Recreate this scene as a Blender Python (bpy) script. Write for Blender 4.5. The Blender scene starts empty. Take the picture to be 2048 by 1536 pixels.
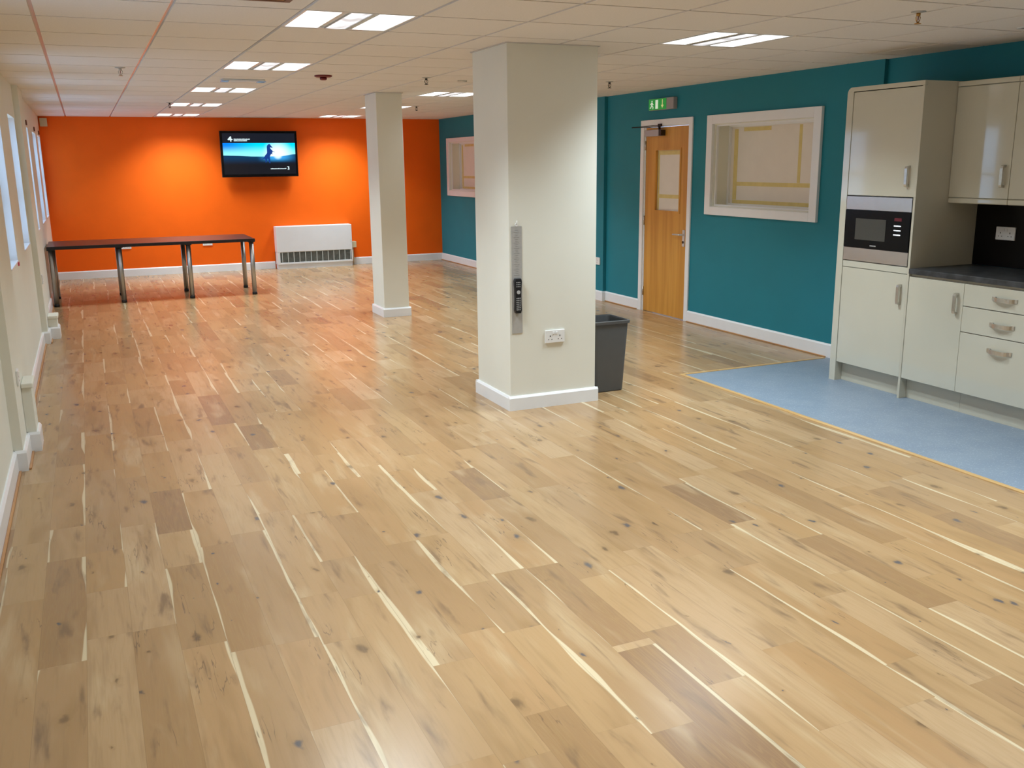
import bpy, bmesh, math, random
from mathutils import Vector, Matrix
random.seed(7)
PI = math.pi
sc = bpy.context.scene
COL = sc.collection

# ------------------------------------------------------------------ camera
cam_d = bpy.data.cameras.new('camera'); cam = bpy.data.objects.new('camera', cam_d); COL.objects.link(cam)
cam_d.sensor_fit = 'HORIZONTAL'; cam_d.sensor_width = 36.0
cam_d.lens = 1884.0 / 2048.0 * 36.0
cam_d.clip_start = 0.05; cam_d.clip_end = 200
_f = Vector((0.39360217, 0.89038783, -0.22866318)); _r = Vector((0.91348522, -0.40671493, -0.01130157)); _u = Vector((0.10306351, 0.20443211, 0.97344))
M = Matrix(((_r.x, _u.x, -_f.x, 0.50093873), (_r.y, _u.y, -_f.y, 0.0), (_r.z, _u.z, -_f.z, 1.6816141), (0, 0, 0, 1)))
cam.matrix_world = M
sc.camera = cam

# ------------------------------------------------------------------ world, exposure
world = bpy.data.worlds.new('dusk_sky'); sc.world = world; world.use_nodes = True
wb = world.node_tree.nodes['Background']; wb.inputs[0].default_value = (0.42, 0.66, 1.0, 1); wb.inputs[1].default_value = 3.6
vs = sc.view_settings
vs.view_transform = 'Standard'; vs.look = 'None'; vs.gamma = 1.0; vs.use_curve_mapping = False
vs.exposure = 0.12
LAMP_W = 15.0          # watts of each light strip in a ceiling fixture
LAMP_COL = (0.80, 0.925, 1.0)
sc.cycles.max_bounces = 10; sc.cycles.diffuse_bounces = 6; sc.cycles.glossy_bounces = 5
sc.cycles.transmission_bounces = 6
sc.cycles.use_denoising = True
sc.cycles.sample_clamp_indirect = 6.0

# ------------------------------------------------------------------ room numbers (metres)
H, D, W = 2.4328, 16.088, 6.276
GX, TX, GY, TY = 1.5874, 0.6156, 5.600, 0.632
BACK = -2.6
LX = -0.02             # face of the left wall
KX = 6.31              # face of the wall behind the kitchen

# ------------------------------------------------------------------ material helpers
def newmat(name):
    m = bpy.data.materials.new(name); m.use_nodes = True
    nt = m.node_tree; b = nt.nodes['Principled BSDF']
    return m, nt, b
def nd(nt, typ, inp=None, **props):
    n = nt.nodes.new(typ)
    for k, v in props.items(): setattr(n, k, v)
    if inp:
        for k, v in inp.items():
            s = n.inputs[k]
            if isinstance(v, bpy.types.NodeSocket): nt.links.new(v, s)
            elif isinstance(v, bpy.types.Node): nt.links.new(v.outputs[0], s)
            else: s.default_value = v
    return n
def mth(nt, op, a, b=None, c=None, clamp=False):
    n = nt.nodes.new('ShaderNodeMath'); n.operation = op; n.use_clamp = clamp
    for i, v in enumerate((a, b, c)):
        if v is None: continue
        if isinstance(v, bpy.types.NodeSocket): nt.links.new(v, n.inputs[i])
        else: n.inputs[i].default_value = v
    return n.outputs[0]
def mix(nt, fac, a, b, mode='MIX'):
    n = nt.nodes.new('ShaderNodeMix'); n.data_type = 'RGBA'; n.blend_type = mode
    for i, v in ((0, fac), (6, a), (7, b)):
        s = n.inputs[i]
        if isinstance(v, bpy.types.NodeSocket): nt.links.new(v, s)
        elif i == 0: s.default_value = v
        else: s.default_value = (v[0], v[1], v[2], 1)
    return n.outputs[2]
def smooth(nt, v, lo, hi):
    n = nt.nodes.new('ShaderNodeMapRange'); n.interpolation_type = 'SMOOTHSTEP'
    nt.links.new(v, n.inputs[0])
    a, b, o1, o2 = lo, hi, 0.0, 1.0
    if lo > hi: a, b, o1, o2 = hi, lo, 1.0, 0.0
    n.inputs[1].default_value = a; n.inputs[2].default_value = b
    n.inputs[3].default_value = o1; n.inputs[4].default_value = o2
    return n.outputs[0]
def c4(c): return (c[0], c[1], c[2], 1)

def simple(name, col, rough=0.5, metal=0.0, spec=0.5, noise=0.0, nscale=30.0, bump=0.0, bscale=200.0, coat=0.0, emit=None, estr=1.0):
    m, nt, b = newmat(name)
    b.inputs['Roughness'].default_value = rough; b.inputs['Metallic'].default_value = metal
    b.inputs['Specular IOR Level'].default_value = spec
    b.inputs['Coat Weight'].default_value = coat
    tc = nd(nt, 'ShaderNodeTexCoord')
    n1 = nd(nt, 'ShaderNodeTexNoise', {'Vector': tc.outputs['Object'], 'Scale': nscale, 'Detail': 3.0})
    if noise > 0:
        f = smooth(nt, n1.outputs[0], 0.3, 0.7)
        d = tuple(x * (1 - noise) for x in col)
        nt.links.new(mix(nt, f, d, col), b.inputs['Base Color'])
    else:
        b.inputs['Base Color'].default_value = c4(col)
    if bump > 0:
        n2 = nd(nt, 'ShaderNodeTexNoise', {'Vector': tc.outputs['Object'], 'Scale': bscale, 'Detail': 2.0})
        bp = nd(nt, 'ShaderNodeBump', {'Strength': bump, 'Distance': 0.001, 'Height': n2.outputs[0]})
        nt.links.new(bp.outputs[0], b.inputs['Normal'])
    if emit:
        b.inputs['Emission Color'].default_value = c4(emit); b.inputs['Emission Strength'].default_value = estr
    return m

MAT = {}
MAT['orange'] = simple('orange_paint', (0.92, 0.135, 0.002), 0.6, spec=0.25, noise=0.04, nscale=3, bump=0.25, bscale=350)
MAT['teal'] = simple('teal_paint', (0.018, 0.210, 0.268), 0.6, spec=0.25, noise=0.05, nscale=3, bump=0.25, bscale=350)
MAT['cream'] = simple('cream_paint', (0.78, 0.775, 0.69), 0.6, noise=0.02, nscale=3, bump=0.2, bscale=350)
MAT['white'] = simple('white_gloss_paint', (0.82, 0.83, 0.84), 0.3, noise=0.02, nscale=8)
MAT['tile'] = simple('mineral_ceiling_tile', (0.80, 0.75, 0.70), 0.9, noise=0.05, nscale=120, bump=0.3, bscale=250)
MAT['tbar'] = simple('ceiling_grid_metal', (0.60, 0.57, 0.55), 0.22, spec=0.9)
MAT['gap'] = simple('ceiling_void', (0.05, 0.05, 0.05), 0.9)
MAT['cab'] = simple('ivory_gloss_laminate', (0.58, 0.56, 0.46), 0.09, noise=0.02, nscale=4, coat=0.3)
MAT['cabside'] = simple('ivory_matt_board', (0.55, 0.52, 0.42), 0.4, noise=0.02, nscale=4)
MAT['nickel'] = simple('brushed_nickel', (0.62, 0.60, 0.56), 0.28, metal=1.0, noise=0.1, nscale=60)
MAT['steel'] = simple('stainless_steel', (0.60, 0.57, 0.54), 0.26, metal=1.0, noise=0.05, nscale=20)
MAT['chrome'] = simple('satin_chrome_tube', (0.50, 0.48, 0.46), 0.38, metal=1.0)
MAT['blackglass'] = simple('black_glass', (0.003, 0.003, 0.004), 0.15, spec=0.2)
MAT['blackplastic'] = simple('black_plastic', (0.012, 0.012, 0.014), 0.3)
MAT['greyglass'] = simple('microwave_window_mesh', (0.075, 0.072, 0.062), 0.5, spec=0.2, noise=0.2, nscale=400)
MAT['binplastic'] = simple('grey_plastic', (0.085, 0.088, 0.09), 0.38, noise=0.05, nscale=20)
MAT['splash'] = simple('black_splash_panel', (0.006, 0.004, 0.004), 0.3, spec=0.2)
MAT['plastic'] = simple('white_plastic', (0.80, 0.80, 0.79), 0.35)
MAT['beigeplastic'] = simple('beige_plastic', (0.62, 0.55, 0.36), 0.4)
MAT['dark'] = simple('dark_recess', (0.015, 0.015, 0.015), 0.6)
MAT['brass'] = simple('brass', (0.55, 0.30, 0.09), 0.3, metal=1.0)
MAT['darkmetal'] = simple('dark_metal', (0.05, 0.045, 0.045), 0.35, metal=0.8)
MAT['red'] = simple('dark_red_plastic', (0.16, 0.006, 0.008), 0.4)
MAT['pink'] = simple('pink_red_strip', (0.62, 0.06, 0.12), 0.5)
MAT['brown'] = simple('brown_plastic', (0.14, 0.05, 0.025), 0.5)
MAT['paper'] = simple('pale_backing_paper', (0.80, 0.74, 0.66), 0.8, noise=0.03, nscale=6)
MAT['tape'] = simple('yellow_masking_tape', (0.74, 0.60, 0.24), 0.7, noise=0.08, nscale=15)
MAT['heater'] = simple('white_enamel_steel', (0.76, 0.78, 0.80), 0.35, noise=0.02, nscale=6)
MAT['grille'] = simple('grey_green_grille', (0.27, 0.29, 0.27), 0.5, noise=0.3, nscale=18)
MAT['grillebar'] = simple('pale_grille_bar', (0.48, 0.52, 0.50), 0.4)
MAT['alu'] = simple('brushed_aluminium_strip', (0.46, 0.45, 0.43), 0.42, metal=0.15, noise=0.05, nscale=40)
MAT['diffuser'] = simple('lit_white_diffuser', (0.8, 0.8, 0.8), 0.5, emit=(0.95, 0.98, 1.0), estr=2.6)
MAT['reflector'] = simple('lamp_reflector', (0.86, 0.84, 0.78), 0.35)
MAT['blueend'] = simple('blue_reflection_tint', (0.35, 0.55, 0.9), 0.15)
MAT['palegrey'] = simple('pale_grey_plastic', (0.62, 0.66, 0.70), 0.5)
MAT['signgreen'] = simple('green_exit_panel', (0.01, 0.30, 0.06), 0.3, emit=(0.01, 0.45, 0.06), estr=0.25)
MAT['signwhite'] = simple('lit_white_symbol', (0.8, 0.9, 0.8), 0.3, emit=(0.8, 1.0, 0.8), estr=0.35)
MAT['signyellow'] = simple('lit_yellow_symbol', (0.85, 0.8, 0.45), 0.3, emit=(0.9, 0.8, 0.3), estr=0.25)
MAT['greycase'] = simple('grey_sign_case', (0.33, 0.30, 0.30), 0.5)
MAT['ledwhite'] = simple('lit_display_bar', (0.8, 0.9, 1.0), 0.3, emit=(0.8, 0.9, 1.0), estr=1.2)
MAT['ledred'] = simple('red_display', (0.05, 0.0, 0.004), 0.3, emit=(0.6, 0.0, 0.02), estr=0.06)
MAT['closer'] = simple('lilac_grey_enamel', (0.42, 0.38, 0.40), 0.4)
MAT['plategrey'] = simple('satin_aluminium', (0.60, 0.60, 0.60), 0.35, metal=0.3)
MAT['mark'] = simple('grey_engraved_mark', (0.25, 0.25, 0.25), 0.5)
MAT['lettering'] = simple('grey_lettering', (0.45, 0.45, 0.45), 0.4)
MAT['tabletop_edge'] = simple('black_table_edging', (0.010, 0.008, 0.012), 0.3)

# diffuser with printed perforation (centre basket)
def mk_basket():
    m, nt, b = newmat('perforated_lamp_basket')
    tc = nd(nt, 'ShaderNodeTexCoord')
    v = nd(nt, 'ShaderNodeTexVoronoi', {'Vector': tc.outputs['Object'], 'Scale': 70.0, 'Randomness': 0.1})
    f = smooth(nt, v.outputs['Distance'], 0.30, 0.42)
    n = nd(nt, 'ShaderNodeTexNoise', {'Vector': tc.outputs['Object'], 'Scale': 7.0, 'Detail': 1.0})
    g = smooth(nt, n.outputs[0], 0.45, 0.62)
    e = mth(nt, 'SUBTRACT', 0.95, mth(nt, 'MULTIPLY', g, 0.45))
    b.inputs['Base Color'].default_value = (0.5, 0.5, 0.55, 1)
    b.inputs['Emission Color'].default_value = (0.93, 0.95, 1.0, 1)
    nt.links.new(e, b.inputs['Emission Strength'])
    return m
MAT['basket'] = mk_basket()

def mk_floor():
    m, nt, b = newmat('rustic_oak_planks')
    at = nd(nt, 'ShaderNodeAttribute', attribute_name='plank_random', attribute_type='GEOMETRY')
    rs = nd(nt, 'ShaderNodeSeparateColor', {'Color': at.outputs['Color']})
    r, g, bl = rs.outputs[0], rs.outputs[1], rs.outputs[2]
    uv = nd(nt, 'ShaderNodeUVMap', uv_map='plank_uv')
    us = nd(nt, 'ShaderNodeSeparateXYZ', {'Vector': uv.outputs[0]})
    u, v = us.outputs[0], us.outputs[1]
    eu = nd(nt, 'ShaderNodeUVMap', uv_map='plank_edge')
    es = nd(nt, 'ShaderNodeSeparateXYZ', {'Vector': eu.outputs[0]})
    ox = mth(nt, 'MULTIPLY', r, 41.0); oy = mth(nt, 'MULTIPLY', g, 57.0)
    X = mth(nt, 'ADD', u, ox); Y = mth(nt, 'ADD', v, oy)
    def vec(sx, sy):
        return nd(nt, 'ShaderNodeCombineXYZ', {'X': mth(nt, 'MULTIPLY', X, sx), 'Y': mth(nt, 'MULTIPLY', Y, sy), 'Z': mth(nt, 'MULTIPLY', bl, 13.0)}).outputs[0]
    # plank tone
    cr = nd(nt, 'ShaderNodeValToRGB', {'Fac': r})
    el = cr.color_ramp.elements
    cols = [(0.0, (0.405, 0.250, 0.110)), (0.2, (0.445, 0.302, 0.148)), (0.38, (0.405, 0.252, 0.108)), (0.5, (0.475, 0.335, 0.178)), (0.62, (0.43, 0.274, 0.127)), (0.74, (0.39, 0.258, 0.128)), (0.88, (0.355, 0.222, 0.10)), (1.0, (0.27, 0.168, 0.088))]
    cols = [(p, (c[0] * 0.94, c[1] * 0.885, c[2] * 0.90)) for p, c in cols]
    el[0].position, el[0].color = cols[0][0], c4(cols[0][1]); el[1].position, el[1].color = cols[-1][0], c4(cols[-1][1])
    for p, c in cols[1:-1]:
        e = el.new(p); e.color = c4(c)
    base = cr.outputs[0]
    # broad colour drift along the board
    n0 = nd(nt, 'ShaderNodeTexNoise', {'Vector': vec(7.0, 1.3), 'Scale': 1.0, 'Detail': 3.0, 'Distortion': 0.4})
    base = mix(nt, mth(nt, 'MULTIPLY', smooth(nt, n0.outputs[0], 0.50, 0.70), 0.65), base, (0.30, 0.175, 0.075))
    base = mix(nt, mth(nt, 'MULTIPLY', smooth(nt, n0.outputs[0], 0.45, 0.25), 0.5), base, (0.54, 0.40, 0.235))
    # cathedral grain
    n1 = nd(nt, 'ShaderNodeTexNoise', {'Vector': vec(16.0, 1.1), 'Scale': 1.0, 'Detail': 2.0, 'Distortion': 0.3})
    wv = mth(nt, 'SINE', mth(nt, 'MULTIPLY', n1.outputs[0], 75.0))
    base = mix(nt, mth(nt, 'MULTIPLY', smooth(nt, wv, 0.1, 1.0), 0.20), base, (0.36, 0.23, 0.10))
    n2 = nd(nt, 'ShaderNodeTexNoise', {'Vector': vec(260.0, 9.0), 'Scale': 1.0, 'Detail': 2.0})
    base = mix(nt, mth(nt, 'MULTIPLY', smooth(nt, n2.outputs[0], 0.5, 0.72), 0.22), base, (0.38, 0.25, 0.12))
    # pale sapwood along one edge of some boards
    nw = nd(nt, 'ShaderNodeTexNoise', {'Vector': vec(0.6, 1.15), 'Scale': 1.0, 'Detail': 2.0})
    lim = mth(nt, 'MULTIPLY', mth(nt, 'SUBTRACT', nw.outputs[0], 0.46), 0.085)
    lim = mth(nt, 'ADD', lim, 0.003)
    side = mth(nt, 'GREATER_THAN', bl, 0.5)
    du = nd(nt, 'ShaderNodeMix', {0: side, 2: es.outputs[0], 3: mth(nt, 'SUBTRACT', 0.1553, es.outputs[0])}).outputs[0]
    sap = smooth(nt, mth(nt, 'SUBTRACT', du, lim), 0.003, -0.002)
    sap = mth(nt, 'MULTIPLY', sap, mth(nt, 'GREATER_THAN', mth(nt, 'FRACT', mth(nt, 'MULTIPLY', bl, 7.3)), 0.45))
    base = mix(nt, mth(nt, 'MULTIPLY', sap, 0.7), base, (0.68, 0.575, 0.38))
    # knots: halo, core and star cracks
    nk = nd(nt, 'ShaderNodeTexNoise', {'Vector': vec(28.0, 20.0), 'Scale': 1.0, 'Detail': 3.0})
    kx = mth(nt, 'ADD', mth(nt, 'MULTIPLY', X, 6.0), mth(nt, 'MULTIPLY', mth(nt, 'SUBTRACT', nk.outputs[0], 0.5), 0.22))
    ky = mth(nt, 'ADD', mth(nt, 'MULTIPLY', Y, 3.4), mth(nt, 'MULTIPLY', mth(nt, 'SUBTRACT', nk.outputs[1], 0.5), 0.25) if False else mth(nt, 'MULTIPLY', mth(nt, 'SUBTRACT', nk.outputs[0], 0.5), -0.25))
    kv = nd(nt, 'ShaderNodeCombineXYZ', {'X': kx, 'Y': ky})
    vo = nd(nt, 'ShaderNodeTexVoronoi', {'Vector': kv.outputs[0], 'Scale': 1.0, 'Randomness': 1.0}, voronoi_dimensions='2D')
    ks = nd(nt, 'ShaderNodeSeparateColor', {'Color': vo.outputs['Color']})
    on = mth(nt, 'GREATER_THAN', ks.outputs[0], 0.56)
    soft = smooth(nt, ks.outputs[2], 0.15, 0.75)
    size = mth(nt, 'ADD', 0.17, mth(nt, 'MULTIPLY', mth(nt, 'MULTIPLY', ks.outputs[1], ks.outputs[1]), 1.25))
    dk = mth(nt, 'DIVIDE', vo.outputs['Distance'], size)
    halo = mth(nt, 'MULTIPLY', mth(nt, 'MULTIPLY', smooth(nt, dk, 0.30, 0.02), on), 0.5)
    core = mth(nt, 'MULTIPLY', mth(nt, 'MULTIPLY', smooth(nt, dk, 0.115, 0.03), on), mth(nt, 'ADD', 0.45, mth(nt, 'MULTIPLY', soft, 0.45)))
    base = mix(nt, halo, base, (0.29, 0.175, 0.08))
    kc = mix(nt, smooth(nt, ks.outputs[2], 0.4, 0.6), (0.045, 0.03, 0.022), (0.085, 0.085, 0.095))
    base = mix(nt, core, base, kc)
    # thin dark splits and mineral streaks running with the grain
    nc = nd(nt, 'ShaderNodeTexNoise', {'Vector': vec(26.0, 2.2), 'Scale': 1.0, 'Detail': 3.0, 'Distortion': 0.15})
    ng = nd(nt, 'ShaderNodeTexNoise', {'Vector': vec(6.0, 2.6), 'Scale': 1.0, 'Detail': 1.0})
    line = smooth(nt, mth(nt, 'ABSOLUTE', mth(nt, 'SUBTRACT', nc.outputs[0], 0.5)), 0.012, 0.002)
    line = mth(nt, 'MULTIPLY', mth(nt, 'MULTIPLY', line, smooth(nt, ng.outputs[0], 0.60, 0.70)), 0.6)
    base = mix(nt, line, base, (0.10, 0.07, 0.05))
    nm = nd(nt, 'ShaderNodeTexNoise', {'Vector': vec(17.0, 2.6), 'Scale': 1.0, 'Detail': 4.0, 'Distortion': 0.3})
    base = mix(nt, mth(nt, 'MULTIPLY', smooth(nt, nm.outputs[0], 0.57, 0.76), 0.75), base, (0.17, 0.105, 0.06))
    ns = nd(nt, 'ShaderNodeTexNoise', {'Vector': vec(48.0, 3.0), 'Scale': 1.0, 'Detail': 3.0})
    base = mix(nt, mth(nt, 'MULTIPLY', smooth(nt, ns.outputs[0], 0.50, 0.75), 0.35), base, (0.27, 0.17, 0.085))
    # seams
    s1 = mth(nt, 'MINIMUM', es.outputs[0], mth(nt, 'SUBTRACT', 0.1553, es.outputs[0]))
    seam = mth(nt, 'LESS_THAN', mth(nt, 'MINIMUM', s1, es.outputs[1]), 0.0009)
    base = mix(nt, mth(nt, 'MULTIPLY', seam, 0.45), base, (0.22, 0.14, 0.07))
    nt.links.new(base, b.inputs['Base Color'])
    rr = mth(nt, 'ADD', 0.20, mth(nt, 'MULTIPLY', n0.outputs[0], 0.08))
    nt.links.new(rr, b.inputs['Roughness'])
    b.inputs['Specular IOR Level'].default_value = 0.5
    return m
MAT['floor'] = mk_floor()

def mk_wood(name, c1, c2, axis='z', sc_=1.0, rough=0.35):
    m, nt, b = newmat(name)
    tc = nd(nt, 'ShaderNodeTexCoord')
    s = {'z': (30, 30, 1.6), 'y': (30, 1.6, 30), 'x': (1.6, 30, 30)}[axis]
    mp = nd(nt, 'ShaderNodeMapping', {'Vector': tc.outputs['Object'], 'Scale': tuple(k * sc_ for k in s)})
    n = nd(nt, 'ShaderNodeTexNoise', {'Vector': mp.outputs[0], 'Scale': 1.0, 'Detail': 5.0, 'Distortion': 0.5})
    nt.links.new(mix(nt, smooth(nt, n.outputs[0], 0.32, 0.7), c1, c2), b.inputs['Base Color'])
    b.inputs['Roughness'].default_value = rough
    return m
MAT['doorwood'] = mk_wood('golden_oak_veneer', (0.52, 0.235, 0.035), (0.64, 0.32, 0.06), 'z', 0.5)
MAT['oakstrip'] = mk_wood('oak_strip', (0.52, 0.31, 0.11), (0.62, 0.40, 0.17), 'y', 0.6)
MAT['beading'] = mk_wood('oak_beading', (0.40, 0.19, 0.07), (0.50, 0.26, 0.10), 'y', 0.6)
MAT['tabletop'] = mk_wood('dark_wenge_laminate', (0.020, 0.010, 0.010), (0.045, 0.022, 0.018), 'x', 0.8, 0.3)

def mk_vinyl():
    m, nt, b = newmat('blue_grey_safety_vinyl')
    tc = nd(nt, 'ShaderNodeTexCoord')
    n = nd(nt, 'ShaderNodeTexNoise', {'Vector': tc.outputs['Object'], 'Scale': 5.0, 'Detail': 4.0})
    base = mix(nt, smooth(nt, n.outputs[0], 0.35, 0.7), (0.20, 0.255, 0.325), (0.225, 0.28, 0.345))
    v = nd(nt, 'ShaderNodeTexVoronoi', {'Vector': tc.outputs['Object'], 'Scale': 160.0})
    vs_ = nd(nt, 'ShaderNodeSeparateColor', {'Color': v.outputs['Color']})
    base = mix(nt, mth(nt, 'MULTIPLY', mth(nt, 'GREATER_THAN', vs_.outputs[0], 0.9), 0.35), base, (0.42, 0.48, 0.55))
    nt.links.new(base, b.inputs['Base Color'])
    b.inputs['Roughness'].default_value = 0.42
    return m
MAT['vinyl'] = mk_vinyl()

def mk_worktop():
    m, nt, b = newmat('dark_slate_laminate')
    tc = nd(nt, 'ShaderNodeTexCoord')
    n = nd(nt, 'ShaderNodeTexNoise', {'Vector': tc.outputs['Object'], 'Scale': 14.0, 'Detail': 6.0})
    nt.links.new(mix(nt, smooth(nt, n.outputs[0], 0.35, 0.7), (0.022, 0.024, 0.026), (0.060, 0.064, 0.070)), b.inputs['Base Color'])
    b.inputs['Roughness'].default_value = 0.38
    return m
MAT['worktop'] = mk_worktop()

def mk_glass(name, tint=(1, 1, 1)):
    m, nt, b = newmat(name)
    nt.nodes.remove(b)
    g = nd(nt, 'ShaderNodeBsdfGlossy', {'Color': (1, 1, 1, 1), 'Roughness': 0.03})
    t = nd(nt, 'ShaderNodeBsdfTransparent', {'Color': c4(tint)})
    lw = nd(nt, 'ShaderNodeFresnel', {'IOR': 1.45})
    mx = nd(nt, 'ShaderNodeMixShader', {0: mth(nt, 'MULTIPLY', lw.outputs[0], 0.3), 1: t.outputs[0], 2: g.outputs[0]})
    nt.links.new(mx.outputs[0], nt.nodes['Material Output'].inputs[0])
    return m
MAT['glass'] = mk_glass('clear_glass')

def mk_screen():
    # still frame on the television: blue sky, glow, dark ground between black bands
    m, nt, b = newmat('television_picture')
    nt.nodes.remove(b)
    uv = nd(nt, 'ShaderNodeUVMap', uv_map='UVMap')
    s = nd(nt, 'ShaderNodeSeparateXYZ', {'Vector': uv.outputs[0]})
    u, v = s.outputs[0], s.outputs[1]       # v = 0 at the bottom
    nz = nd(nt, 'ShaderNodeTexNoise', {'Vector': uv.outputs[0], 'Scale': 5.0, 'Detail': 3.0})
    sky = mix(nt, smooth(nt, u, 0.0, 0.55), (0.0, 0.22, 1.0), (0.0, 0.72, 1.0))
    sky = mix(nt, smooth(nt, v, 0.72, 0.46), sky, (0.30, 0.95, 1.0))
    dx = mth(nt, 'MULTIPLY', mth(nt, 'SUBTRACT', u, 0.75), 1.7); dy = mth(nt, 'SUBTRACT', v, 0.47)
    d = mth(nt, 'SQRT', mth(nt, 'ADD', mth(nt, 'MULTIPLY', dx, dx), mth(nt, 'MULTIPLY', dy, dy)))
    sky = mix(nt, smooth(nt, d, 0.42, 0.10), sky, (0.85, 1.0, 0.95))
    gx = smooth(nt, mth(nt, 'ABSOLUTE', mth(nt, 'SUBTRACT', u, 0.74)), 0.30, 0.02)
    gy = smooth(nt, v, 0.22, 0.44)
    ground = mix(nt, mth(nt, 'MULTIPLY', gy, 0.8), (0.010, 0.010, 0.014), (0.002, 0.045, 0.13))
    ground = mix(nt, mth(nt, 'MULTIPLY', mth(nt, 'MULTIPLY', gx, smooth(nt, v, 0.27, 0.42)), 0.9), ground, (0.05, 0.45, 1.0))
    ground = mix(nt, smooth(nt, d, 0.13, 0.05), ground, (0.7, 0.95, 1.0))
    hz = mth(nt, 'ADD', 0.425, mth(nt, 'MULTIPLY', nz.outputs[0], 0.02))
    hz = mth(nt, 'ADD', hz, mth(nt, 'MULTIPLY', smooth(nt, u, 0.5, 0.0), 0.03))
    hz = mth(nt, 'ADD', hz, mth(nt, 'MULTIPLY', smooth(nt, u, 0.75, 1.0), 0.05))
    pic = mix(nt, smooth(nt, mth(nt, 'SUBTRACT', v, hz), -0.008, 0.008), ground, sky)
    top = mth(nt, 'GREATER_THAN', v, 0.765)
    pic = mix(nt, top, pic, (0.010, 0.012, 0.02))
    e = nd(nt, 'ShaderNodeEmission', {'Color': pic, 'Strength': 1.1})
    g = nd(nt, 'ShaderNodeBsdfGlossy', {'Color': (1, 1, 1, 1), 'Roughness': 0.12})
    fr = nd(nt, 'ShaderNodeFresnel', {'IOR': 1.3})
    mx = nd(nt, 'ShaderNodeMixShader', {0: fr.outputs[0], 1: e.outputs[0], 2: g.outputs[0]})
    nt.links.new(mx.outputs[0], nt.nodes['Material Output'].inputs[0])
    return m
MAT['screen'] = mk_screen()
MAT['horse'] = simple('horse_silhouette_light', (0.0, 0.0, 0.0), 0.4, emit=(0.0, 0.025, 0.16), estr=1.6)
MAT['caption'] = simple('screen_caption_light', (0.0, 0.0, 0.0), 0.4, emit=(0.75, 0.95, 1.0), estr=1.0)

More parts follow.
